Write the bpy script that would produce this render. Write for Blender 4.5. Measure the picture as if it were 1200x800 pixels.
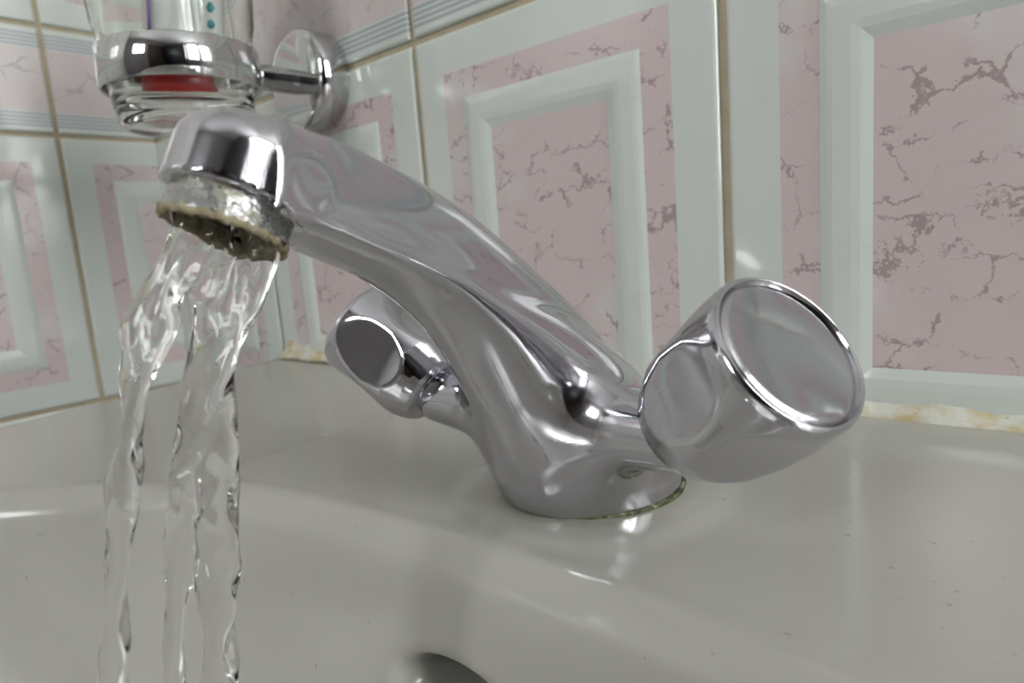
import bpy, bmesh, math, random
import numpy as np
from mathutils import Vector, Matrix

random.seed(4)
rng = np.random.default_rng(7)
for o in list(bpy.data.objects):
    bpy.data.objects.remove(o)
S = bpy.context.scene
COL = S.collection

# ------------------------------------------------------------------ camera
# origin: room corner (back wall y = 0, left wall x = 0), z = 0 on the basin deck
CAM = np.array([0.72806, -0.30176, 0.08068])
CR = np.array([0.755157, 0.651081, -0.076358])
CU = np.array([-0.040982, 0.163140, 0.985751])
CF = np.array([-0.654261, 0.741268, -0.149879])
FPX = 782.8
cd = bpy.data.cameras.new('camera')
cd.sensor_width = 36.0
cd.lens = FPX / 1200 * 36
cd.clip_start = 0.01
cd.dof.use_dof = True
cd.dof.focus_distance = 0.19
cd.dof.aperture_fstop = 17
cam = bpy.data.objects.new('camera', cd)
COL.objects.link(cam)
cam.matrix_world = Matrix(((CR[0], CU[0], -CF[0], CAM[0]), (CR[1], CU[1], -CF[1], CAM[1]),
                           (CR[2], CU[2], -CF[2], CAM[2]), (0, 0, 0, 1)))
S.camera = cam

# ------------------------------------------------------------------ world / exposure
wd = bpy.data.worlds.new('world'); S.world = wd; wd.use_nodes = True
wd.node_tree.nodes['Background'].inputs[0].default_value = (0.80, 0.88, 1.0, 1)
wd.node_tree.nodes['Background'].inputs[1].default_value = 1.0
S.view_settings.view_transform = 'Standard'
S.view_settings.look = 'None'
S.view_settings.gamma = 1
S.view_settings.use_curve_mapping = False
S.view_settings.exposure = 0.66

WINDOW_STRENGTH = 13.0

# ------------------------------------------------------------------ helpers
def tag(o, label=None, cat=None, group=None, kind=None):
    if label: o['label'] = label
    if cat: o['category'] = cat
    if group: o['group'] = group
    if kind: o['kind'] = kind
    return o

def empty(name, loc=(0, 0, 0), rz=0.0):
    o = bpy.data.objects.new(name, None); COL.objects.link(o)
    o.location = loc; o.rotation_euler = (0, 0, rz); o.empty_display_size = 0.02
    return o

def link(name, me, mats, parent=None, smooth=True, loc=None):
    if not isinstance(mats, (list, tuple)): mats = [mats]
    if not me.materials:
        for m in mats: me.materials.append(m)
    if smooth and len(me.polygons):
        me.polygons.foreach_set('use_smooth', [True] * len(me.polygons))
    o = bpy.data.objects.new(name, me); COL.objects.link(o)
    if parent: o.parent = parent
    if loc is not None: o.location = loc
    return o

def pydata(name, v, f):
    me = bpy.data.meshes.new(name)
    me.from_pydata([tuple(map(float, p)) for p in v], [], [tuple(map(int, q)) for q in f])
    me.update()
    return me

def box_mesh(name, x0, x1, y0, y1, z0, z1, bev=0.0, seg=2):
    bm = bmesh.new()
    bmesh.ops.create_cube(bm, size=1)
    for v in bm.verts:
        v.co = Vector(((x0 + x1) / 2 + v.co.x * (x1 - x0), (y0 + y1) / 2 + v.co.y * (y1 - y0), (z0 + z1) / 2 + v.co.z * (z1 - z0)))
    if bev: bmesh.ops.bevel(bm, geom=bm.edges[:], offset=bev, segments=seg, affect='EDGES', profile=0.5)
    me = bpy.data.meshes.new(name); bm.to_mesh(me); bm.free()
    return me

def lathe(name, prof, n=64, axis=(0, 0, 1), org=(0, 0, 0), closed=False):
    """profile [(r, t)] revolved round axis through org (t runs along axis)"""
    ax = Vector(axis).normalized()
    a = ax.orthogonal().normalized(); b = ax.cross(a)
    vs, fs = [], []
    for r, t in prof:
        for i in range(n):
            w = 2 * math.pi * i / n
            vs.append(Vector(org) + ax * t + (a * math.cos(w) + b * math.sin(w)) * r)
    m = len(prof)
    for k in range(m if closed else m - 1):
        k2 = (k + 1) % m
        for i in range(n):
            j = (i + 1) % n
            fs.append((k * n + i, k * n + j, k2 * n + j, k2 * n + i))
    me = pydata(name, vs, fs)
    bm = bmesh.new(); bm.from_mesh(me)
    bmesh.ops.remove_doubles(bm, verts=bm.verts, dist=1e-6)
    bmesh.ops.recalc_face_normals(bm, faces=bm.faces)
    bm.to_mesh(me); bm.free()
    return me

def tube(name, pts, rad, n=16, caps=True):
    pts = [Vector(p) for p in pts]
    if not isinstance(rad, (list, tuple)): rad = [rad] * len(pts)
    vs, fs = [], []
    up = Vector((0.3, 0.2, 0.93))
    for i, p in enumerate(pts):
        d = (pts[min(i + 1, len(pts) - 1)] - pts[max(i - 1, 0)]).normalized()
        a = d.cross(up).normalized(); b = d.cross(a)
        for k in range(n):
            w = 2 * math.pi * k / n
            vs.append(p + (a * math.cos(w) + b * math.sin(w)) * rad[i])
    for i in range(len(pts) - 1):
        for k in range(n):
            j = (k + 1) % n
            fs.append((i * n + k, i * n + j, (i + 1) * n + j, (i + 1) * n + k))
    if caps:
        fs.append(tuple(range(n))[::-1]); fs.append(tuple((len(pts) - 1) * n + k for k in range(n)))
    return pydata(name, vs, fs)

# ------------------------------------------------------------------ materials
def mat(name, col, rough=0.5, metal=0.0, spec=0.5, coat=0.0, trans=0.0, ior=1.5):
    m = bpy.data.materials.new(name); m.use_nodes = True
    b = m.node_tree.nodes['Principled BSDF']
    b.inputs['Base Color'].default_value = (*col, 1)
    b.inputs['Roughness'].default_value = rough
    b.inputs['Metallic'].default_value = metal
    b.inputs['Specular IOR Level'].default_value = spec
    b.inputs['Coat Weight'].default_value = coat
    b.inputs['Coat Roughness'].default_value = 0.04
    b.inputs['Transmission Weight'].default_value = trans
    b.inputs['IOR'].default_value = ior
    return m

class NT:
    def __init__(s, m):
        s.m = m; s.t = m.node_tree; s.b = s.t.nodes['Principled BSDF']
    def n(s, typ, **kw):
        nd = s.t.nodes.new(typ)
        for k, v in kw.items():
            if k == 'ins':
                for kk, vv in v.items(): nd.inputs[kk].default_value = vv
            else: setattr(nd, k, v)
        return nd
    def l(s, a, b): s.t.links.new(a, b)
    def ramp(s, src, stops, interp='LINEAR'):
        r = s.n('ShaderNodeValToRGB'); r.color_ramp.interpolation = interp
        e = r.color_ramp.elements
        while len(e) < len(stops): e.new(0.5)
        for q, (p, c) in zip(e, stops):
            q.position = p; q.color = c if len(c) == 4 else (*c, 1)
        s.l(src, r.inputs[0]); return r.outputs[0]
    def mix(s, fac, a, b):
        m = s.n('ShaderNodeMix', data_type='RGBA')
        for src, i in ((fac, 0), (a, 6), (b, 7)):
            if isinstance(src, (int, float)): m.inputs[i].default_value = src
            elif isinstance(src, tuple): m.inputs[i].default_value = (*src, 1)
            else: s.l(src, m.inputs[i])
        return m.outputs[2]
    def math(s, op, a, b=0.0):
        m = s.n('ShaderNodeMath', operation=op)
        for src, i in ((a, 0), (b, 1)):
            if isinstance(src, (int, float)): m.inputs[i].default_value = src
            else: s.l(src, m.inputs[i])
        return m.outputs[0]
    def noise(s, vec, scale, detail=3, rough=0.5, dist=0.0):
        n = s.n('ShaderNodeTexNoise', ins={'Scale': scale, 'Detail': detail, 'Roughness': rough, 'Distortion': dist})
        s.l(vec, n.inputs['Vector']); return n
    def bump(s, h, strength=0.2, dist=0.001):
        b = s.n('ShaderNodeBump', ins={'Strength': strength, 'Distance': dist})
        s.l(h, b.inputs['Height']); s.l(b.outputs[0], s.b.inputs['Normal']); return b

WHITE = (0.565, 0.60, 0.565)

def obj_vec(N):
    """object coordinates shifted by a random amount per object"""
    tc = N.n('ShaderNodeTexCoord'); oi = N.n('ShaderNodeObjectInfo')
    ml = N.n('ShaderNodeMath', operation='MULTIPLY', ins={1: 37.0}); N.l(oi.outputs['Random'], ml.inputs[0])
    cb = N.n('ShaderNodeCombineXYZ')
    for i in range(3): N.l(ml.outputs[0], cb.inputs[i])
    ad = N.n('ShaderNodeVectorMath', operation='ADD'); N.l(tc.outputs['Object'], ad.inputs[0]); N.l(cb.outputs[0], ad.inputs[1])
    return tc.outputs['Object'], ad.outputs[0]

def marble_col(N, v, sat=1.0):
    pink = (0.565, 0.468, 0.468)
    cloud = N.noise(v, 16, 4, 0.6)
    cf = N.ramp(cloud.outputs[0], [(0.52, (0, 0, 0)), (0.68, (1, 1, 1))])
    base = N.mix(N.math('MULTIPLY', cf, 0.8), pink, (0.57, 0.565, 0.55))
    fine = N.noise(v, 420, 2, 0.6)
    base = N.mix(N.math('MULTIPLY', fine.outputs[0], 0.12), base, (0.50, 0.45, 0.44))
    # broken branching veins
    wob = N.noise(v, 46, 6, 0.7)
    sub = N.n('ShaderNodeVectorMath', operation='MULTIPLY_ADD'); N.l(wob.outputs[1], sub.inputs[0])
    sub.inputs[1].default_value = (0.030, 0.030, 0.030); N.l(v, sub.inputs[2])
    mp = N.n('ShaderNodeMapping', ins={'Rotation': (0.2, 0.65, 0.3), 'Scale': (1.0, 1.0, 1.75)}); N.l(sub.outputs[0], mp.inputs[0])
    vo = N.n('ShaderNodeTexVoronoi', feature='DISTANCE_TO_EDGE', ins={'Scale': 34.0}); N.l(mp.outputs[0], vo.inputs['Vector'])
    msk = N.noise(v, 55, 3, 0.6)
    wid = N.math('MULTIPLY', N.ramp(msk.outputs[0], [(0.43, (0, 0, 0)), (0.64, (1, 1, 1))]), 0.055)
    d = N.math('SUBTRACT', wid, vo.outputs[0])
    vein = N.ramp(d, [(0.0, (0, 0, 0)), (0.02, (1, 1, 1))])
    return N.mix(N.math('MULTIPLY', vein, 0.75), base, (0.28, 0.205, 0.205))

def glaze(N, v, rough=0.09):
    n = N.noise(v, 9, 2, 0.5)
    N.bump(n.outputs[0], 0.06, 0.004)
    N.b.inputs['Roughness'].default_value = rough

m_white = mat('tile_white_glaze', WHITE, 0.1)
N = NT(m_white); oc, v = obj_vec(N); glaze(N, v)
N.l(N.mix(N.ramp(N.noise(v, 60, 3).outputs[0], [(0.62, (0, 0, 0)), (0.8, (1, 1, 1))]), WHITE, (0.54, 0.565, 0.52)), N.b.inputs['Base Color'])
m_pink = mat('tile_pink_marble', (0.5, 0.37, 0.37), 0.12)
N = NT(m_pink); oc, v = obj_vec(N); N.l(marble_col(N, v), N.b.inputs['Base Color']); N.b.inputs['Roughness'].default_value = 0.14
# listello: pink marble strip between printed grey stripes
LH = 0.0959
m_list = mat('tile_border_print', (0.5, 0.4, 0.4), 0.1)
N = NT(m_list); oc, v = obj_vec(N)
sx = N.n('ShaderNodeSeparateXYZ'); N.l(oc, sx.inputs[0])
zf = N.math('ABSOLUTE', N.math('DIVIDE', sx.outputs[2], LH))          # 0 centre .. 0.5 edge
mid = N.math('LESS_THAN', zf, 0.285)
stripe_zone = N.math('MULTIPLY', N.math('GREATER_THAN', zf, 0.285), N.math('LESS_THAN', zf, 0.425))
ph = N.math('FRACT', N.math('MULTIPLY', N.math('SUBTRACT', zf, 0.285), 1 / 0.035))
line = N.math('MULTIPLY', stripe_zone, N.math('GREATER_THAN', ph, 0.35))
marb = N.mix(0.4, marble_col(N, v), (0.55, 0.52, 0.51))
cc = N.mix(mid, WHITE, marb)
cc = N.mix(N.math('MULTIPLY', line, 0.8), cc, (0.31, 0.33, 0.37))
N.l(cc, N.b.inputs['Base Color'])
# grout
m_grout = mat('grout_beige', (0.42, 0.36, 0.25), 0.85)
N = NT(m_grout); tc = N.n('ShaderNodeTexCoord')
g = N.noise(tc.outputs['Object'], 60, 4, 0.6)
N.l(N.mix(g.outputs[0], (0.33, 0.265, 0.16), (0.56, 0.50, 0.38)), N.b.inputs['Base Color']); N.bump(N.noise(tc.outputs['Object'], 600, 3).outputs[0], 0.4, 0.001)
# ceramic
m_cer = mat('basin_ceramic', (0.49, 0.48, 0.45), 0.13)
N = NT(m_cer); tc = N.n('ShaderNodeTexCoord'); oc = tc.outputs['Object']
sp = N.noise(oc, 330, 2, 0.5)
spk = N.ramp(sp.outputs[0], [(0.735, (0, 0, 0)), (0.775, (1, 1, 1))])
film = N.noise(oc, 14, 4, 0.6)
c0 = N.mix(film.outputs[0], (0.395, 0.385, 0.355), (0.35, 0.335, 0.305))
# green-yellow lime stain round the tap foot
geo = N.n('ShaderNodeVectorMath', operation='DISTANCE', ins={1: (0.607, -0.130, 0.0)}); N.l(oc, geo.inputs[0])
ring = N.ramp(N.math('ADD', geo.outputs['Value'], N.math('MULTIPLY', N.noise(oc, 90, 3).outputs[0], 0.008)), [(0.0340, (1, 1, 1)), (0.0385, (0, 0, 0))])
c0 = N.mix(N.math('MULTIPLY', ring, 0.5), c0, (0.24, 0.235, 0.15))
N.l(N.mix(N.math('MULTIPLY', spk, 0.6), c0, (0.20, 0.19, 0.16)), N.b.inputs['Base Color'])
N.l(N.ramp(film.outputs[0], [(0.3, (0.10, 0.10, 0.10)), (0.75, (0.24, 0.24, 0.24))]), N.b.inputs['Roughness'])
# silicone
m_sil = mat('silicone_stained', (0.6, 0.58, 0.48), 0.45)
N = NT(m_sil); tc = N.n('ShaderNodeTexCoord'); oc = tc.outputs['Object']
a = N.ramp(N.noise(oc, 70, 4, 0.65).outputs[0], [(0.42, (0, 0, 0)), (0.62, (1, 1, 1))])
c0 = N.mix(a, (0.58, 0.575, 0.51), (0.47, 0.38, 0.20))
k = N.ramp(N.noise(oc, 420, 2).outputs[0], [(0.72, (0, 0, 0)), (0.76, (1, 1, 1))])
N.l(N.mix(N.math('MULTIPLY', k, 0.7), c0, (0.12, 0.11, 0.07)), N.b.inputs['Base Color']); N.bump(N.noise(oc, 160, 4).outputs[0], 0.6, 0.002)
# chrome
def chrome(name, col=(0.575, 0.565, 0.61), r0=0.05, r1=0.20, bump=0.05):
    m = mat(name, col, 0.06, 1.0); N = NT(m); tc = N.n('ShaderNodeTexCoord'); oc = tc.outputs['Object']
    n1 = N.noise(oc, 60, 5, 0.65)
    N.l(N.ramp(n1.outputs[0], [(0.35, (r0,) * 3), (0.75, (r1,) * 3)]), N.b.inputs['Roughness'])
    mp = N.n('ShaderNodeMapping', ins={'Rotation': (0.4, 0.7, 0.2), 'Scale': (40, 400, 60)}); N.l(oc, mp.inputs[0])
    if bump: N.bump(N.noise(mp.outputs[0], 1.0, 3).outputs[0], bump, 0.0004)
    return m
m_chr = chrome('chrome_worn')
m_chr2 = chrome('chrome_clean', (0.62, 0.62, 0.63), 0.03, 0.08, 0.0)
# limescale crusted metal
m_lime = mat('limescale_metal', (0.4, 0.36, 0.26), 0.5, 0.6)
N = NT(m_lime); tc = N.n('ShaderNodeTexCoord'); oc = tc.outputs['Object']
a = N.ramp(N.noise(oc, 190, 5, 0.7).outputs[0], [(0.50, (0, 0, 0)), (0.66, (1, 1, 1))])
N.l(N.mix(a, (0.34, 0.34, 0.34), (0.33, 0.29, 0.19)), N.b.inputs['Base Color'])
N.l(N.math('SUBTRACT', 0.85, N.math('MULTIPLY', a, 0.75)), N.b.inputs['Metallic'])
N.l(N.ramp(a, [(0, (0.22,) * 3), (1, (0.8,) * 3)]), N.b.inputs['Roughness']); N.bump(N.noise(oc, 500, 4).outputs[0], 0.5, 0.001)
m_crust = mat('limescale_crust', (0.45, 0.38, 0.22), 0.85)
N = NT(m_crust); tc = N.n('ShaderNodeTexCoord'); oc = tc.outputs['Object']
N.l(N.ramp(N.noise(oc, 260, 5, 0.7).outputs[0], [(0.3, (0.09, 0.07, 0.04)), (0.5, (0.31, 0.26, 0.165)), (0.72, (0.42, 0.39, 0.30))]), N.b.inputs['Base Color'])
N.bump(N.noise(oc, 700, 4).outputs[0], 0.8, 0.001)
m_dark = mat('outlet_dark', (0.02, 0.022, 0.02), 0.5)
m_scum = mat('green_scum', (0.08, 0.10, 0.03), 0.7)
N = NT(m_scum); tc = N.n('ShaderNodeTexCoord')
N.l(N.ramp(N.noise(tc.outputs['Object'], 240, 4, 0.7).outputs[0], [(0.38, (0.02, 0.025, 0.015)), (0.55, (0.12, 0.135, 0.06)), (0.72, (0.42, 0.43, 0.36))]), N.b.inputs['Base Color'])
m_water = mat('water', (1, 1, 1), 0.0, 0, 0.5, 0, 1.0, 1.333)
m_glass = mat('tumbler_glass', (0.965, 0.985, 0.955), 0.02, 0, 0.5, 0, 1.0, 1.47)
m_red = mat('red_plastic', (0.62, 0.025, 0.03), 0.3)
m_wplast = mat('white_plastic', (0.72, 0.72, 0.74), 0.3)
m_purple = mat('purple_print', (0.20, 0.10, 0.30), 0.35)
m_teal = mat('teal_rubber', (0.02, 0.25, 0.26), 0.4)
m_orange = mat('amber_plastic', (0.50, 0.20, 0.07), 0.35)
m_paint = mat('wall_paint', (0.27, 0.255, 0.26), 0.6)
m_ceil = mat('ceiling_paint', (0.62, 0.62, 0.61), 0.7)
m_floor = mat('floor_tile', (0.12, 0.10, 0.09), 0.35)
m_darkwood = mat('reflection_cabinet_dark', (0.016, 0.016, 0.022), 0.35)
m_door = mat('reflection_door_brown', (0.055, 0.035, 0.024), 0.4)
m_frame = mat('window_paint', (0.70, 0.70, 0.69), 0.4)
m_sky = bpy.data.materials.new('daylight_pane'); m_sky.use_nodes = True
_t = m_sky.node_tree; _t.nodes.remove(_t.nodes['Principled BSDF'])
_e = _t.nodes.new('ShaderNodeEmission'); _e.inputs[0].default_value = (0.965, 1.0, 0.985, 1); _e.inputs[1].default_value = WINDOW_STRENGTH
_t.links.new(_e.outputs[0], _t.nodes['Material Output'].inputs[0])

# ------------------------------------------------------------------ room shell
RX, RY, Z0, Z1 = 2.2, -1.7, -0.85, 1.6
def struct(name, me, m, smooth=False):
    return tag(link(name, me, m, None, smooth), kind='structure')
wall_back = struct('wall_back', box_mesh('wall_back', -0.1, RX, 0, 0.1, Z0, Z1), m_grout)
wall_left = struct('wall_left', box_mesh('wall_left', -0.1, 0, RY - 0.1, 0, Z0, Z1), m_grout)
floor = struct('floor', box_mesh('floor', -0.1, RX + 0.1, RY - 0.1, 0.1, Z0 - 0.08, Z0), m_floor)
ceiling = struct('ceiling', box_mesh('ceiling', -0.1, RX + 0.1, RY - 0.1, 0.1, Z1, Z1 + 0.08), m_ceil)
# right wall with window opening
WY0, WY1, WZ0, WZ1 = -0.55, -0.05, 0.15, 1.45
def frame_mesh(name, x0, x1, y0, y1, z0, z1, oy0, oy1, oz0, oz1):
    bm = bmesh.new()
    for (a, b, c, d) in ((y0, y1, z0, oz0), (y0, y1, oz1, z1), (y0, oy0, oz0, oz1), (oy1, y1, oz0, oz1)):
        g = bmesh.ops.create_cube(bm, size=1)
        for v in g['verts']:
            v.co = Vector(((x0 + x1) / 2 + v.co.x * (x1 - x0), (a + b) / 2 + v.co.y * (b - a), (c + d) / 2 + v.co.z * (d - c)))
    me = bpy.data.meshes.new(name); bm.to_mesh(me); bm.free(); return me
wall_right = struct('wall_right', frame_mesh('wall_right', RX, RX + 0.1, RY - 0.1, 0.1, Z0, Z1, WY0, WY1, WZ0, WZ1), m_paint)
win = empty('window_1', (RX, (WY0 + WY1) / 2, WZ0)); tag(win, kind='structure')
hw, hh = (WY1 - WY0) / 2, WZ1 - WZ0
link('window_frame', frame_mesh('window_frame', 0.01, 0.07, -hw, hw, 0, hh, -hw + .05, hw - .05, .05, hh - .05), m_frame, win, False)
link('mullion', box_mesh('mullion', 0.01, 0.07, -0.03, 0.03, 0.05, hh - 0.05), m_frame, win, False)
link('transom', box_mesh('transom', 0.012, 0.068, -hw + .05, hw - .05, hh * .62, hh * .62 + .04), m_frame, win, False)
for sy in (-1, 1):
    for (za, zb) in ((0.05, hh * .62), (hh * .62 + .04, hh - .05)):
        y0, y1 = sorted((sy * 0.03, sy * (hw - .05)))
        link('pane', box_mesh('pane', 0.036, 0.044, y0, y1, za, zb), m_sky, win, False)

# front wall (behind the camera), second window added to light the back tiles
VX0, VX1, VZ0, VZ1 = 0.35, 0.90, 0.60, 1.20
me_ = frame_mesh('wall_front', 0, 0.1, -RX, 0, Z0, Z1, -VX1, -VX0, VZ0, VZ1)
me_.transform(Matrix.Translation((0, RY, 0)) @ Matrix.Rotation(-math.pi / 2, 4, 'Z'))
me_.transform(Matrix.Scale(-1, 4, (1, 0, 0)))
wall_front = struct('wall_front', me_, m_paint)
fill_win = empty('fill_window', ((VX0 + VX1) / 2, RY, VZ0), -math.pi / 2); tag(fill_win, kind='structure')
for ch in list(win.children):
    c = ch.copy(); COL.objects.link(c); c.parent = fill_win; c.scale = (1, (VX1 - VX0) / (WY1 - WY0), (VZ1 - VZ0) / (WZ1 - WZ0))

# dark door added in the front wall, to darken the knob reflections
door = empty('reflection_door', (1.50, RY, Z0)); tag(door, kind='structure')
link('door_leaf', box_mesh('door_leaf', -0.38, 0.38, 0.004, 0.040, 0.01, 2.02, .003), m_door, door, False)
link('door_frame', frame_mesh('door_frame_tmp', 0.0, 0.055, -0.46, 0.46, 0.0, 2.12, -0.385, 0.385, 0.0005, 2.03), m_door, door, False).rotation_euler = (0, 0, math.pi / 2)
for zc in (0.55, 1.45):
    link('door_panel', box_mesh('door_panel', -0.26, 0.26, 0.0405, 0.050, zc - .36, zc + .36, .004), m_door, door, False)
link('door_handle', tube('door_handle', [(-.31, .0405, 1.0), (-.31, .085, 1.0), (-.20, .09, 1.0)], .008, 12), m_chr2, door)

# ------------------------------------------------------------------ wall tiles, each a part of its wall
W, TH = 0.2, 0.25          # pitch
J = 0.0042                 # joint
ZL = 0.207                 # lower edge of the border course
def tile_mesh(name, w, h):
    loops = [(0, -0.0005, 0), (0, .0013, 0), (.0007, .0022, 0), (.0019, .0026, 0), (.0226, .0026, 1), (.0386, .0026, 0), (.0396, .0029, 0),
             (.0412, .0034, 0), (.0436, .0038, 0), (.0505, .0039, 0), (.0540, .0036, 0), (.0568, .0029, 0), (.0584, .0025, 1)]
    vs, fs, ms = [], [], []
    for d, y, _ in loops:
        x, z = w / 2 - d, h / 2 - d
        vs += [(-x, -y, -z), (x, -y, -z), (x, -y, z), (-x, -y, z)]
    for k in range(len(loops) - 1):
        for i in range(4):
            j = (i + 1) % 4
            fs.append((k * 4 + i, k * 4 + j, k * 4 + 4 + j, k * 4 + 4 + i)); ms.append(loops[k][2])
    k = len(loops) - 1
    fs.append((k * 4, k * 4 + 1, k * 4 + 2, k * 4 + 3)); ms.append(1)
    me = pydata(name, vs, fs)
    me.materials.append(m_white); me.materials.append(m_pink)
    me.polygons.foreach_set('material_index', ms)
    return me
def plain_mesh(name, w, h):
    loops = [(0, -0.0005), (0, .0013), (.0007, .0022), (.0019, .0026)]
    vs, fs = [], []
    for d, y in loops:
        x, z = w / 2 - d, h / 2 - d
        vs += [(-x, -y, -z), (x, -y, -z), (x, -y, z), (-x, -y, z)]
    for k in range(3):
        for i in range(4):
            j = (i + 1) % 4
            fs.append((k * 4 + i, k * 4 + j, k * 4 + 4 + j, k * 4 + 4 + i))
    fs.append((12, 13, 14, 15))
    return pydata(name, vs, fs)
def cut(me, name, co, no):
    bm = bmesh.new(); bm.from_mesh(me)
    bmesh.ops.bisect_plane(bm, geom=bm.verts[:] + bm.edges[:] + bm.faces[:], plane_co=co, plane_no=no, clear_outer=True)
    m2 = me.copy(); m2.name = name; bm.to_mesh(m2); bm.free(); return m2
T_ME = tile_mesh('wall_tile', W - J, TH - J)
B_ME = plain_mesh('border_tile', W - J, LH - J); B_ME.materials.append(m_list)
CUTY = 0.0875
# first tile on the left wall is cut at the corner (its corner side lies at +x of the tile)
TC_ME = cut(T_ME, 'wall_tile_cut', (-W / 2 + CUTY - 0.002, 0, 0), (1, 0, 0))
BC_ME = cut(B_ME, 'border_tile_cut', (-W / 2 + CUTY - 0.002, 0, 0), (1, 0, 0))
rows = [(ZL - TH * (k + 0.5), 0) for k in range(4)] + [(ZL + LH / 2, 1)] + [(ZL + LH + TH * (k + 0.5), 0) for k in range(5)]
def put(me, name, parent, loc, rz):
    o = bpy.data.objects.new(name, me); COL.objects.link(o); o.parent = parent
    o.location = loc; o.rotation_euler = (0, 0, rz)
for zc, kind in rows:
    if zc + TH / 2 > Z1 + 0.01: continue
    for i in range(11):
        put(B_ME if kind else T_ME, 'border_tile' if kind else 'tile', wall_back, (W * (i + .5), 0, zc), 0)
    for i in range(9):
        # left wall faces +x: rotate the tile so that -y points to +x
        me = (BC_ME if i == 0 else B_ME) if kind else (TC_ME if i == 0 else T_ME)
        yc = -CUTY + W / 2 - W * i
        put(me, 'border_tile' if kind else 'tile', wall_left, (0, yc, zc), math.pi / 2)

# ------------------------------------------------------------------ implicit surfaces (numpy surface nets)
def smin(a, b, k):
    h = np.maximum(k - np.abs(a - b), 0) / k
    return np.minimum(a, b) - h * h * k * 0.25
def smax(a, b, k): return -smin(-a, -b, k)
def surface_nets(fn, lo, hi, step, exact=()):
    ax = [np.arange(l, h + step, step) for l, h in zip(lo, hi)]
    F = fn(ax[0][:, None, None], ax[1][None, :, None], ax[2][None, None, :])
    F = np.broadcast_to(F, tuple(len(a) for a in ax)).astype(np.float64)
    n = [len(a) for a in ax]
    ins = F < 0
    cnt = np.zeros((n[0] - 1, n[1] - 1, n[2] - 1), np.int32)
    for dx in (0, 1):
        for dy in (0, 1):
            for dz in (0, 1):
                cnt += ins[dx:n[0] - 1 + dx, dy:n[1] - 1 + dy, dz:n[2] - 1 + dz]
    act = (cnt > 0) & (cnt < 8)
    idx = -np.ones(act.shape, np.int64); I = np.argwhere(act); idx[act] = np.arange(len(I))
    acc = np.zeros((len(I), 3)); num = np.zeros(len(I))
    corners = [(a, b, c) for a in (0, 1) for b in (0, 1) for c in (0, 1)]
    for p in corners:
        for d in range(3):
            if p[d]: continue
            q = list(p); q[d] = 1
            fa = F[I[:, 0] + p[0], I[:, 1] + p[1], I[:, 2] + p[2]]; fb = F[I[:, 0] + q[0], I[:, 1] + q[1], I[:, 2] + q[2]]
            m = (fa < 0) != (fb < 0)
            t = np.where(m, fa / np.where(m, fa - fb, 1), 0)
            pt = np.array(p, float)[None] + np.zeros((len(I), 3)); pt[:, d] += t
            acc[m] += pt[m]; num[m] += 1
    V = (I + acc / num[:, None]) * step + np.array(lo)[None]
    Q = []
    for d in range(3):
        e, g = (d + 1) % 3, (d + 2) % 3
        sl0 = [slice(None)] * 3; sl1 = [slice(None)] * 3
        sl0[d] = slice(0, n[d] - 1); sl1[d] = slice(1, n[d])
        ch = ins[tuple(sl0)] != ins[tuple(sl1)]
        E = np.argwhere(ch)
        ok = (E[:, e] > 0) & (E[:, e] < n[e] - 1) & (E[:, g] > 0) & (E[:, g] < n[g] - 1)
        E = E[ok]
        def cell(de, dg):
            c = E.copy(); c[:, e] -= de; c[:, g] -= dg
            return idx[c[:, 0], c[:, 1], c[:, 2]]
        q = np.stack([cell(1, 1), cell(0, 1), cell(0, 0), cell(1, 0)], 1)
        fl = ~ins[E[:, 0], E[:, 1], E[:, 2]]
        q[fl] = q[fl][:, ::-1]
        Q.append(q)
    Q = np.concatenate(Q); Q = Q[(Q >= 0).all(1)]
    h = step * 0.05
    for it in range(3):
        x, y, z = V.T
        for e in exact: e.exact = it == 2
        f = fn(x, y, z)
        gx = (fn(x + h, y, z) - f) / h; gy = (fn(x, y + h, z) - f) / h; gz = (fn(x, y, z + h) - f) / h
        g2 = gx * gx + gy * gy + gz * gz + 1e-9
        st = np.clip(f / g2, -step, step)
        V = V - 0.9 * st[:, None] * np.stack([gx, gy, gz], 1)
    return V, Q
def np_mesh(name, V, Q):
    me = bpy.data.meshes.new(name)
    me.vertices.add(len(V)); me.vertices.foreach_set('co', V.astype(np.float32).ravel())
    me.loops.add(len(Q) * 4); me.loops.foreach_set('vertex_index', Q.astype(np.int32).ravel())
    me.polygons.add(len(Q)); me.polygons.foreach_set('loop_start', np.arange(0, len(Q) * 4, 4, dtype=np.int32))
    me.polygons.foreach_set('loop_total', np.full(len(Q), 4, np.int32))
    me.update(calc_edges=True); me.validate(); return me

def catmull(P, n):
    P = np.asarray(P, float); k = len(P)
    Pp = np.vstack([2 * P[0] - P[1], P, 2 * P[-1] - P[-2]])
    t = np.linspace(0, k - 1 - 1e-9, n); i = t.astype(int); u = (t - i)[:, None]
    a, b, c, d = Pp[i], Pp[i + 1], Pp[i + 2], Pp[i + 3]
    return 0.5 * (2 * b + (c - a) * u + (2 * a - 5 * b + 4 * c - d) * u ** 2 + (3 * b - a - 3 * c + d) * u ** 3)

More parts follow.
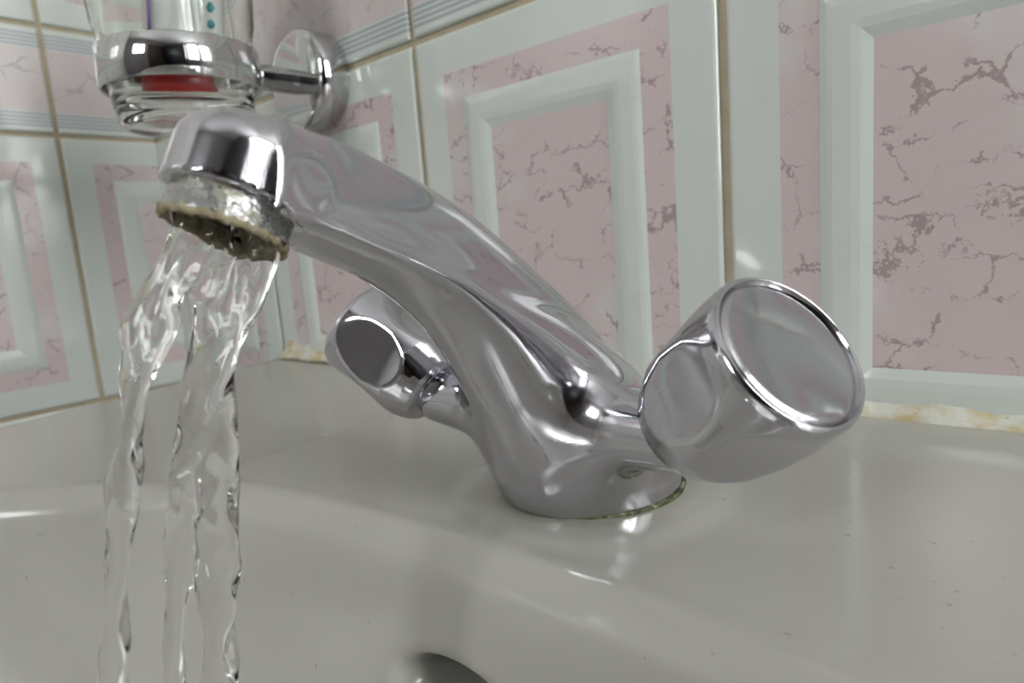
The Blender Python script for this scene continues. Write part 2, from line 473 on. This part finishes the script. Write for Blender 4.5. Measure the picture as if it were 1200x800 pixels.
class Sweep2D:
    """planar spine (s, z) with per-point data columns; nearest point on the polyline"""
    def __init__(self, rows, n=140):
        R = catmull(rows, n); self.p = R[:, :2]; self.d = R[:, 2:]
        self.a = self.p[:-1]; self.e = self.p[1:] - self.p[:-1]; self.l2 = (self.e ** 2).sum(1)
    def __call__(self, s, z):
        s, z = np.broadcast_arrays(s, z); sh = s.shape
        q = np.stack([s.ravel(), z.ravel()], 1)
        out = np.empty((len(q), 2 + self.d.shape[1]))
        for c in range(0, len(q), 20000):
            w = q[c:c + 20000]
            rel = w[:, None] - self.a[None]
            t = np.clip((rel * self.e).sum(2) / self.l2, 0, 1)
            dd = rel - t[..., None] * self.e[None]
            k = (dd ** 2).sum(2).argmin(1); r = np.arange(len(w))
            tk = t[r, k]; e = self.e[k] / np.sqrt(self.l2[k])[:, None]
            nrm = np.stack([-e[:, 1], e[:, 0]], 1)
            v = dd[r, k]
            out[c:c + 20000, 0] = (v * nrm).sum(1)
            over = (v * e).sum(1)
            out[c:c + 20000, 1] = over
            out[c:c + 20000, 2:] = self.d[k] * (1 - tk[:, None]) + self.d[k + 1] * tk[:, None]
        return [out[:, j].reshape(sh) for j in range(out.shape[1])]
class GridSweep:
    """Sweep2D sampled on a fine (s, z) grid, bilinear; exact=True falls back to the sweep itself"""
    def __init__(self, sw, lo=(-.046, -.012), hi=(.140, .122), h=.0005):
        self.sw, self.lo, self.h, self.exact = sw, lo, h, False
        a = np.arange(lo[0], hi[0], h); b = np.arange(lo[1], hi[1], h)
        self.g = np.stack(sw(a[:, None], b[None, :]), 0)
    def __call__(self, s, z):
        if self.exact: return self.sw(s, z)
        s, z = np.broadcast_arrays(s, z)
        u = np.clip((s - self.lo[0]) / self.h, 0, self.g.shape[1] - 2.001); v = np.clip((z - self.lo[1]) / self.h, 0, self.g.shape[2] - 2.001)
        i = u.astype(int); j = v.astype(int); u = u - i; v = v - j
        return list(self.g[:, i, j] * (1 - u) * (1 - v) + self.g[:, i + 1, j] * u * (1 - v) + self.g[:, i, j + 1] * (1 - u) * v + self.g[:, i + 1, j + 1] * u * v)
def ell(x, y, a, b):
    k0 = np.sqrt((x / a) ** 2 + (y / b) ** 2) + 1e-9; k1 = np.sqrt((x / a ** 2) ** 2 + (y / b ** 2) ** 2) + 1e-9
    return k0 * (k0 - 1) / k1

# ------------------------------------------------------------------ the tap (local: x lateral, s = forward = -y, z up)
PSI = math.radians(-3.47)
TAP = (0.6052, -0.1283, 0.0)
# column + belly: s, z, lateral radius, normal radius
SA = Sweep2D([(0.000, -0.012, .0297, .0297), (0.0005, 0.0, .0293, .0293), (.004, .010, .0286, .0290), (.0105, .022, .0266, .0288), (.021, .036, .0228, .0225),
              (.033, .049, .0190, .0172), (.046, .0605, .0164, .0112), (.058, .0690, .0150, .0072), (.0705, .0755, .0144, .0040), (.083, .0808, .0142, .0027), (.095, .0858, .0136, .0022), (.103, .0893, .0120, .0020)])
# shell: spine on its lower crease: s, z, half width, height
SB = Sweep2D([(-.012, .004, .0105, .026), (0.000, .0145, .0112, .0275), (.0155, .0290, .0116, .0290), (.0328, .0453, .0124, .0276), (.0448, .0575, .0131, .0248), (.0594, .0700, .0139, .0224),
              (.0705, .0764, .0142, .0218), (.0816, .0812, .0143, .0218), (.0915, .0852, .0142, .0216), (.102, .0892, .0141, .0195)])
SA, SB = GridSweep(SA), GridSweep(SB)
TILT = math.radians(25)
OUT = (0.1070, 0.0921)                           # centre of the outlet rim
OD = (math.sin(TILT), -math.cos(TILT))           # outlet axis, down and forward
OR = 0.0139
def f_tap(x, s, z):
    n, ov, a, b = SA(s, z)
    fa = ell(x, n, a, b)
    fa = np.maximum(fa, np.abs(ov) - 0.0005)
    n2, ov2, a2, h2 = SB(s, z)
    fb = ell(x, n2, a2, h2)
    fb = smax(fb, -n2 - 0.0004, 0.0012)
    fb = np.maximum(fb, np.abs(ov2) - 0.003)
    # rounded end cap
    ds, dz = s - OUT[0], z - OUT[1]
    t = -(ds * OD[0] + dz * OD[1])                # height above rim along the axis
    w = ds * OD[1] * -1 + dz * OD[0]              # in-plane radial
    rr = np.sqrt(w * w + x * x)
    hc, rd = 0.0166, 0.0085
    qx = rr - (OR - rd); qy = np.abs(t - 0.0) - (hc - rd)
    fe = np.minimum(np.maximum(qx, qy), 0) + np.sqrt(np.maximum(qx, 0) ** 2 + np.maximum(qy, 0) ** 2) - rd
    f = smin(fb, fe, 0.006)
    f = np.maximum(f, -t - 2.5 * np.maximum(rr - 0.0146, 0))
    f = smin(f, fa, 0.0022)
    # side arms that carry the knobs
    ax_ = np.abs(x)
    for (p, q, r0, r1, k) in ARMS:
        pv = np.array(q) - np.array(p); L2 = (pv ** 2).sum()
        tt = np.clip(((ax_ - p[0]) * pv[0] + (s - p[1]) * pv[1] + (z - p[2]) * pv[2]) / L2, 0, 1)
        d = np.sqrt((ax_ - p[0] - tt * pv[0]) ** 2 + (s - p[1] - tt * pv[1]) ** 2 + (z - p[2] - tt * pv[2]) ** 2) - (r0 + (r1 - r0) * tt)
        f = smin(f, d, k)
    return smax(f, -z, 0.001)
KN_F = np.array((0.0776, 0.0293, 0.0535))        # centre of the right knob's face
EL, AZ = math.radians(37.3), math.radians(14)
KN_N = np.array((math.cos(EL) * math.cos(AZ), math.cos(EL) * math.sin(AZ), math.sin(EL)))
KL = 0.0375
KB = KN_F - KN_N * KL
ARMS = [((0.0, .016, .026), tuple(KB - KN_N * 0.003), .0140, .0098, 0.013)]
def to_world_mesh(V):   # (x, s, z) -> local blender (x, -s, z)
    V = V.copy(); V[:, 1] *= -1; return V
tap = empty('basin_mixer_tap', TAP, PSI)
tag(tap, 'chrome basin mixer tap with curved spout and two faceted knobs, water running', 'tap')
V, Q = surface_nets(f_tap, (-0.056, -0.040, -0.003), (0.056, 0.132, 0.116), 0.00085, (SA, SB))
tap_body = link('spout_body', np_mesh('spout_body', to_world_mesh(V), Q[:, ::-1]), m_chr, tap)

# knobs
NS = 5
def knob_r(th, t, phase):
    """t from back (0) to face (KL)"""
    prof = np.interp(t, [0, .0012, .004, .010, .018, .027, .0355, .0368, KL], [.0128, .0138, .0152, .0175, .0188, .0190, .0184, .0181, .0175])
    d = (th - phase) % (2 * np.pi / NS); d = np.minimum(d, 2 * np.pi / NS - d)
    tc = 0.0165
    cutr = 0.0158 + 9.5 * (t - tc) ** 2 + 0.0088 * d ** 2 + 0.0034 * d ** 4
    return smin(prof, cutr, 0.0006)
def knob_mesh(name, phase):
    nt, nth = 110, 400
    ts = np.concatenate([np.linspace(0, .004, 16)[:-1], np.linspace(.004, .034, 70)[:-1], np.linspace(.034, KL, 18)])
    th = np.linspace(0, 2 * np.pi, nth, endpoint=False)
    r = knob_r(th[None, :], ts[:, None], phase)
    V = np.stack([r * np.cos(th), r * np.sin(th), np.repeat(ts[:, None], nth, 1)], 2).reshape(-1, 3)
    extra = [(.0172, KL + .0002), (.0169, KL - .0002), (.0167, KL - .0014), (.0120, KL - .0014)]
    rings = []
    for rr, t in extra: rings.append(np.stack([rr * np.cos(th), rr * np.sin(th), np.full(nth, t)], 1))
    back = np.stack([.0080 * np.cos(th), .0080 * np.sin(th), np.full(nth, 0.0)], 1)
    V = np.vstack([back, V] + rings); m = len(V) // nth
    i = np.arange(nth); j = (i + 1) % nth
    Q = np.concatenate([np.stack([k * nth + i, k * nth + j, (k + 1) * nth + j, (k + 1) * nth + i], 1) for k in range(m - 1)])
    return np_mesh(name, V, Q)
CAP_ME = lathe('cap', [(0.00001, KL - .0002), (.008, KL - .00022), (.0140, KL - .0003), (.0158, KL - .0005), (.0163, KL - .0010), (.0163, KL - .0020)], 96)
for sgn, phase in ((1, math.radians(28)), (-1, math.radians(14))):
    n = Vector((sgn * KN_N[0], -KN_N[1], KN_N[2])); p = Vector((sgn * KB[0], -KB[1], KB[2]))
    xa = Vector((0, 0, 1)).cross(n).normalized(); ya = n.cross(xa)
    M = Matrix(((xa.x, ya.x, n.x, p.x), (xa.y, ya.y, n.y, p.y), (xa.z, ya.z, n.z, p.z), (0, 0, 0, 1)))
    k = link('knob', knob_mesh('knob', phase), m_chr, tap)
    k.matrix_parent_inverse = Matrix.Identity(4); k.matrix_basis = M @ Matrix.Diagonal((1.04, 1.04, 1.03, 1))
    k['label'] = 'faceted chrome turning knob with scalloped sides'
    c = link('knob_cap', CAP_ME, m_chr, k)
    tag(c, 'flat round polished cap set into the knob face')
    link('knob_stem', lathe('knob_stem', [(.0070, -0.010), (.0086, -0.004), (.0086, 0.0005), (.0080, 0.001)], 48), m_chr2, k)

# aerator and outlet
def out_pt(t, dx=0, dw=0): return (dx, -(OUT[0] + OD[0] * t), OUT[1] + OD[1] * t)
aer = link('aerator', lathe('aerator', [(.0118, -0.001), (.0118, .0010), (.0119, .0014), (.0119, .0042), (.0122, .0048), (.0122, .0056)], 72, (0, -OD[0], OD[1]), out_pt(0)), m_lime, tap)
aer['label'] = 'limescale-stained aerator ring under the spout'
# crusted lip with uneven lumps
bm = bmesh.new(); bm.from_mesh(lathe('lip', [(.0122, .0052), (.0123, .0061), (.0118, .0068), (.0110, .0068), (.0105, .0062), (.0104, .004), (.0104, .001), (.0001, .001)], 90, (0, -OD[0], OD[1]), out_pt(0)))
for v_ in bm.verts:
    d = (v_.co - Vector(out_pt(0))); tt = d.dot(Vector((0, -OD[0], OD[1])))
    if tt > .0050: v_.co += Vector((rng.normal(0, .00018), rng.normal(0, .00018), rng.normal(0, .00022) - (0.0009 if -d.y < 0.0 and rng.random() < .6 else 0)))
me = bpy.data.meshes.new('lime_lip'); bm.to_mesh(me); bm.free()
lip = link('lime_lip', me, m_crust, aer)
ins_ = link('outlet_dark_disc', lathe('outlet_dark_disc', [(.0107, .0025), (.0107, .0029), (.0001, .0029)], 40, (0, -OD[0], OD[1]), out_pt(0)), m_dark, aer)  # near-black disc standing in for the dark inner hole of the outlet
# seat ring between tap foot and basin
sr = link('base_seal', lathe('base_seal', [(.0302, -0.0002), (.0304, .0002), (.0302, .0007), (.0292, .0009)], 120), m_scum, tap)
sr['label'] = 'dark green scummy seal line round the tap foot'

# ------------------------------------------------------------------ basin
BC = np.array((0.62, -0.40)); BA, BB, BP = 0.26, 0.212, 2.6
OUTER = [(.197, -.0005), (1.043, -.0005), (.996, -.214), (.93, -.50), (.76, -.63), (.48, -.63), (.31, -.50), (.244, -.214)]
def outer_r(c, s):
    best = 9
    for i in range(len(OUTER)):
        p = np.array(OUTER[i]) - BC; q = np.array(OUTER[(i + 1) % len(OUTER)]) - BC; e = q - p
        den = c * e[1] - s * e[0]
        if abs(den) < 1e-9: continue
        t = (p[0] * e[1] - p[1] * e[0]) / den; u = (p[0] * s - p[1] * c) / den
        if t > 0 and -1e-6 <= u <= 1 + 1e-6: best = min(best, t)
    return best
NTH = 560
uu = np.linspace(0, 1, NTH, endpoint=False)
th = 2 * np.pi * uu + np.pi / 2; th = th - 0.55 * np.sin(th - np.pi / 2)   # denser at the back (theta = 90 deg)
cs, sn = np.cos(th), np.sin(th)
ro = np.array([outer_r(c, s) for c, s in zip(cs, sn)])
ri = 1 / ((np.abs(cs) / BA) ** BP + (np.abs(sn) / BB) ** BP) ** (1 / BP)
def deck_z(x, y):
    z = np.zeros_like(x)
    r = np.hypot(x - 0.606, y + 0.131)
    pad = 0.0014 * (1 - np.clip((r - .038) / .010, 0, 1) ** 2 * (3 - 2 * np.clip((r - .038) / .010, 0, 1)))
    z = z - 0.0014 + pad
    q = np.clip((0.465 - x) / .007, 0, 1); q = q * q * (3 - 2 * q)
    z = z - 0.0028 * q
    return z
loops = []
for zz, off in ((-.16, -.03), (-.09, -.006), (-.022, 0), (-.010, 0), (-.005, -.001), (-.002, -.003), (-.0006, -.006)):
    r = ro + off; loops.append((r, np.full(NTH, zz)))
for u in np.linspace(0, 1, 72)[1:]:
    a = ro - .009; b = ri + .016
    loops.append((a + (b - a) * u, None))
for off, zz in ((.013, .0004), (.010, .0007), (.0075, .0001), (.005, -.0018), (.003, -.0046), (.0013, -.0067), (0, -.009), (-.001, -.0118), (-.0016, -.0135), (-.0022, -.0155), (-.0028, -.0177), (-.0034, -.020), (-.0040, -.0225),
                (-.0046, -.0250), (-.0052, -.0275), (-.0058, -.030), (-.0064, -.0325), (-.007, -.035), (-.0077, -.0375), (-.0084, -.040), (-.0092, -.0425), (-.010, -.045), (-.0109, -.0475), (-.0118, -.050), (-.014, -.0555), (-.017, -.062), (-.021, -.070), (-.027, -.079), (-.036, -.089), (-.048, -.098)):
    loops.append((ri + off, np.full(NTH, zz)))
for fct, zz in ((.70, -.106), (.55, -.113), (.40, -.119), (.25, -.123), (.12, -.126)):
    loops.append((ri * fct, np.full(NTH, zz)))
VV = []
for r, zz in loops:
    x = BC[0] + r * cs; y = BC[1] + r * sn
    z = deck_z(x, y) if zz is None else zz + deck_z(x, y) * np.clip(1 + zz / .01, 0, 1)
    VV.append(np.stack([x, y, z], 1))
NL = len(VV); VV = np.vstack(VV)
i = np.arange(NTH); j = (i + 1) % NTH
QQ = np.concatenate([np.stack([k * NTH + i, k * NTH + j, (k + 1) * NTH + j, (k + 1) * NTH + i], 1) for k in range(NL - 1)])
bm = bmesh.new(); bm.from_mesh(np_mesh('basin_tmp', VV, QQ))
# overflow opening in the back wall of the bowl
OVX, OVZ, OVA, OVB = 0.604, -0.0415, 0.026, 0.0130
def ov(v): return ((v.co.x - OVX) / OVA) ** 2 + ((v.co.z - OVZ) / OVB) ** 2
dele = [f for f in bm.faces if f.calc_center_median().y > -0.30 and f.calc_center_median().z < -0.012 and ov(type('o', (), {'co': f.calc_center_median()})) < 1.0]
bmesh.ops.delete(bm, geom=dele, context='FACES')
bm.verts.ensure_lookup_table()
edge_loop = [e for e in bm.edges if e.is_boundary and all(v.co.y > -0.30 and -0.075 < v.co.z < -0.012 for v in e.verts)]
vb = {v for e in edge_loop for v in e.verts}
for v in vb:
    kf = 1 / math.sqrt(ov(v)); v.co.x = OVX + (v.co.x - OVX) * kf; dz_ = (v.co.z - OVZ) * (kf - 1); v.co.z += dz_; v.co.y += dz_ * 0.24
for (ox, oy, sc) in ((0, .0003, .965), (0, .0012, .93), (0, .0030, .91), (0, .007, .90), (0, .02, .90)):
    ret = bmesh.ops.extrude_edge_only(bm, edges=edge_loop)
    nv = [g for g in ret['geom'] if isinstance(g, bmesh.types.BMVert)]
    edge_loop = [g for g in ret['geom'] if isinstance(g, bmesh.types.BMEdge)]
    for v in nv:
        v.co.x = OVX + (v.co.x - OVX) * sc; v.co.z = OVZ + (v.co.z - OVZ) * sc; v.co.y += oy
bmesh.ops.recalc_face_normals(bm, faces=bm.faces)
me = bpy.data.meshes.new('basin_body'); bm.to_mesh(me); bm.free()
basin = empty('wash_basin', (0, 0, 0)); tag(basin, 'white ceramic wash basin with overflow opening, sealed against the tiled wall', 'basin')
bb = link('basin_body', me, m_cer, basin)
link('drain_ring', lathe('drain_ring', [(.004, -.1262), (.030, -.1256), (.034, -.1240), (.036, -.1245), (.036, -.13)], 48, (0, 0, 1), (BC[0], BC[1], 0.0)), m_chr2, basin)
# silicone bead along the wall
nb = 160; vs = []; prof = [(0.0, .0125), (-.0022, .0118), (-.0030, .0085), (-.0038, .0050), (-.0062, .0022), (-.0105, .0004), (-.0112, -.002), (0, -.002)]
for a in range(nb + 1):
    x = 0.205 + (1.035 - 0.205) * a / nb; jit = 1 + 0.10 * math.sin(a * .9) + rng.normal(0, .04)
    for (py, pz) in prof: vs.append((x, py * jit - 0.0024 * 0, -0.0014 + pz * (1 + (jit - 1) * .7)))
m_ = len(prof); fs = []
for a in range(nb):
    for b in range(m_ - 1): fs.append((a * m_ + b, (a + 1) * m_ + b, (a + 1) * m_ + b + 1, a * m_ + b + 1))
sl = struct('trim_1', pydata('trim_1', vs, fs), m_sil, True)

# ------------------------------------------------------------------ running water
def ray_plane(px, py, lat):
    d = CF + CR * (px - 600) / FPX + CU * (400 - py) / FPX
    ex = np.array((math.cos(PSI), math.sin(PSI), 0)); fw = np.array((math.sin(PSI), -math.cos(PSI), 0)); T = np.array(TAP)
    t = ((T + ex * lat - CAM) @ ex) / (d @ ex); P = CAM + d * t - T
    return (P @ ex, P @ fw, P[2], (CAM + d * t - CAM) @ CF)
strands = [
    # px x, px y, px half width, flattening, lateral offset
    [(219, 262, 15, .8), (212, 285, 20, .7), (200, 315, 27, .55), (184, 355, 31, .5), (173, 395, 29, .55), (164, 430, 22, .6), (158, 465, 15, .8), (155, 500, 13, .9), (150, 530, 17, .8), (146, 565, 20, .7), (143, 600, 16, .8), (139, 650, 14, .9), (136, 700, 13, .9), (135, 750, 15, .8), (132, 810, 15, .9), (128, 900, 14, .9)],
    [(250, 270, 24, .6), (246, 300, 27, .5), (243, 340, 23, .6), (240, 380, 18, .7), (234, 420, 14, .8), (227, 460, 13, .9), (221, 500, 13, .9), (213, 550, 13, .9), (209, 600, 13, .9), (206, 660, 12, .9), (204, 720, 11, .9), (203, 810, 11, .9), (202, 900, 11, .9)],
    [(300, 288, 26, .45), (300, 310, 25, .45), (290, 345, 22, .55), (276, 385, 20, .6), (264, 420, 17, .75), (257, 455, 17, .8), (256, 490, 20, .7), (256, 540, 25, .6), (258, 590, 24, .6), (257, 640, 22, .65), (257, 700, 22, .6), (258, 760, 21, .6), (258, 810, 20, .7), (258, 900, 20, .7)],
]
lats = [-.0025, .0005, .0015]
SW = []
for st, lat in zip(strands, lats):
    rowsw = []
    for q in st:
        L, s_, z_, dep = ray_plane(q[0], q[1], lat)
        rowsw.append((L, s_, z_, q[2] * dep / FPX, q[3]))
    l0 = rowsw[-1]
    rowsw.append((l0[0], l0[1] + .004, -0.06, l0[3], l0[4])); rowsw.append((l0[0], l0[1] + .006, -0.118, l0[3] * 1.3, l0[4]))
    SW.append(catmull(np.array(rowsw), 400))
def f_water(x, s, z):
    x, s, z = np.broadcast_arrays(x, s, z)
    f = None
    for k, R in enumerate(SW):
        zs = R[::-1, 2]
        cx = np.interp(z, zs, R[::-1, 0]); csv = np.interp(z, zs, R[::-1, 1]); w = np.interp(z, zs, R[::-1, 3]); fl = np.interp(z, zs, R[::-1, 4])
        # twisting ripples
        ang = np.arctan2(x - cx, s - csv)
        rip = 1 + 0.13 * np.sin(2 * ang + z * 230 + k * 2) + 0.08 * np.sin(3 * ang - z * 380 + k) + 0.035 * np.sin(z * 760 + 2 * ang + k * 3)
        # strands seen from the camera: width mostly along the view's sideways direction
        wx, ws = .75, .66
        d1 = -(x - cx) * wx + (s - csv) * ws           # sideways in view
        d2 = (x - cx) * ws + (s - csv) * wx            # along view
        a = w * rip; b = w * fl * rip
        d = ell(d1, d2, a, b) * 0.8
        f = d if f is None else smin(f, d, 0.0022 if k == 1 else 0.0045)
    top = OUT[1] + OD[1] * .0035
    t = (s - OUT[0]) * OD[0] + (z - OUT[1]) * OD[1]
    f = np.maximum(f, .0032 - t)
    return np.maximum(f, -0.119 - z)
V, Q = surface_nets(f_water, (-0.020, 0.080, -0.121), (0.020, 0.170, 0.094), 0.00085)
V = to_world_mesh(V)
R4 = np.array(((math.cos(PSI), -math.sin(PSI)), (math.sin(PSI), math.cos(PSI))))
V[:, :2] = V[:, :2] @ R4.T + np.array(TAP)[None, :2]
base = Vector((TAP[0] + 0.008, TAP[1] - 0.135, -0.118))
wat = link('running_water', np_mesh('running_water', V - np.array(base), Q[:, ::-1]), m_water, None, True, base)
tag(wat, 'clear twisting stream of water falling from the tap spout into basin', 'water')

# ------------------------------------------------------------------ tumbler holder on the back wall
HX, HY, HZ = 0.300, -0.103, 0.203
hold = empty('tumbler_holder', (HX, 0, HZ)); tag(hold, 'chrome wall-mounted tumbler holder with round plate, short arm and ring', 'holder')
link('wall_plate', lathe('wall_plate', [(.0001, .0245), (.028, .0245), (.0318, .0235), (.0335, .0205), (.0340, .016), (.0340, .0022), (.001, .0022)], 72, (0, -1, 0)), m_chr2, hold)
link('arm', lathe('arm', [(.0085, .0240), (.0085, .052), (.0100, .055), (.0100, .0585)], 40, (0, -1, 0), (0, 0, -.002)), m_chr2, hold)
ro_, ri_ = .0460, .0440; hb = .0118
link('ring', lathe('ring', [(ro_ - .001, -hb), (ro_, -hb + .001), (ro_, hb - .001), (ro_ - .001, hb), (ri_ + .0006, hb), (ri_, hb - .0006), (ri_, -hb + .0006), (ri_ + .0006, -hb)], 120, (0, 0, 1), (0, HY, -.006), True), m_chr2, hold)
# glass tumbler in the ring
GB = HZ - 0.0395
tum = tag(link('glass_tumbler', lathe('glass_tumbler', [(.0001, 0.0010), (.030, .0010), (.034, 0), (.0368, .0012), (.0385, .005), (.0402, .016), (.0420, .030), (.0432, .0535), (.0452, .060), (.0475, .095), (.0478, .112), (.0470, .1128), (.0455, .112), (.0450, .095), (.0428, .060), (.0408, .050), (.0380, .020), (.0362, .0150), (.032, .0128), (.0001, .0120)], 96), m_glass, None, True, (HX, HY, GB)),
          'clear glass tumbler with thick greenish base sitting in the chrome ring', 'tumbler')
# toothpaste tube standing cap down
tp = empty('toothpaste_tube', (HX + .0045, HY - .004, GB + .0131)); tag(tp, 'white toothpaste tube standing on its red cap inside the glass tumbler', 'toothpaste')
link('tube_cap', lathe('tube_cap', [(.0001, 0), (.0195, 0), (.0205, .0008), (.0203, .016), (.0192, .0178), (.0001, .0178)], 48), m_red, tp)
def tube_body(name):
    n, m = 48, 26; vs, fs = [], []
    for k in range(m + 1):
        u = k / m; z = .0178 + .125 * u
        a = .0165 + .007 * u; b = .0165 * (1 - u) ** 0.8 + .0012
        if k == 0: a = b = .0120
        for q in range(n):
            w = 2 * math.pi * q / n; vs.append((a * math.cos(w), b * math.sin(w) + .006 * u, z))
    for k in range(m):
        for q in range(n):
            fs.append((k * n + q, k * n + (q + 1) % n, (k + 1) * n + (q + 1) % n, (k + 1) * n + q))
    fs.append(tuple(range(m * n, m * n + n)))
    return pydata(name, vs, fs)
bd = link('tube_body', tube_body('tube_body'), m_wplast, tp)
link('printed_stripe', tube('printed_stripe', [(.004, -.0168 + .0002 , .024), (.0045, -.0150, .045), (.004, -.0118, .07), (.003, -.0072, .10)], .0011, 8), m_purple, tp)
# toothbrushes leaning in the tumbler
def brush(name, p0, p1, col, grip, label):
    p0, p1 = Vector(p0), Vector(p1); b = empty(name, p0); d = p1 - p0
    tag(b, label, 'toothbrush')
    pts = [d * t for t in (0, .06, .15, .3, .45, .6, .72, .85, 1)]
    link('handle', tube('handle', pts, [.003, .0052, .0058, .0055, .0052, .0045, .0034, .0030, .0036], 16), col, b)
    for t in (.17, .225, .28, .335, .39):
        c = d * t; u = d.normalized(); side = Vector((0.75, -0.66, 0)).normalized() * .0036
        link('grip_pad', tube('grip_pad', [c - u * .0035 + side, c + side, c + u * .0035 + side], [.0018, .0030, .0018], 10), grip, b)
    u = d.normalized(); side = Vector((0.75, -0.66, 0)).normalized()
    me = tube('bristles', [d * .94 + side * .001, d * .94 + side * .012], .0055, 12)
    link('bristles', me, m_wplast, b)
    return b
brush('toothbrush', (HX + .016, HY + .012, GB + .0185), (HX + .042, HY + .016, GB + .190), m_wplast, m_teal, 'white toothbrush with teal grip pads leaning in the glass tumbler')
brush('toothbrush', (HX - .012, HY + .017, GB + .0185), (HX - .042, HY - .004, GB + .185), m_orange, m_wplast, 'amber toothbrush with white grip pads leaning in the glass tumbler')

# ------------------------------------------------------------------ dark cabinet added behind the camera, stands in for the phone in reflections
cab = empty('reflection_cabinet', (RX - 0.18, -1.05, Z0)); tag(cab, 'unseen tall dark two-door cabinet, added for the dark reflection on the spout tip', 'cabinet')
link('cabinet_body', box_mesh('cabinet_body', -0.16, 0.178, -0.48, 0.48, 0, 2.1, .004), m_darkwood, cab, False)
for sy in (-1, 1):
    y0, y1 = sorted((sy * .004, sy * .474))
    d = link('cabinet_door', box_mesh('cabinet_door', -0.182, -0.1605, y0, y1, .06, 2.08, .003), m_darkwood, cab, False)
    link('door_handle', tube('door_handle', [(-.183, sy * .05, .90), (-.205, sy * .05, .905), (-.205, sy * .05, 1.03), (-.183, sy * .05, 1.035)], .005, 10), m_chr2, d)
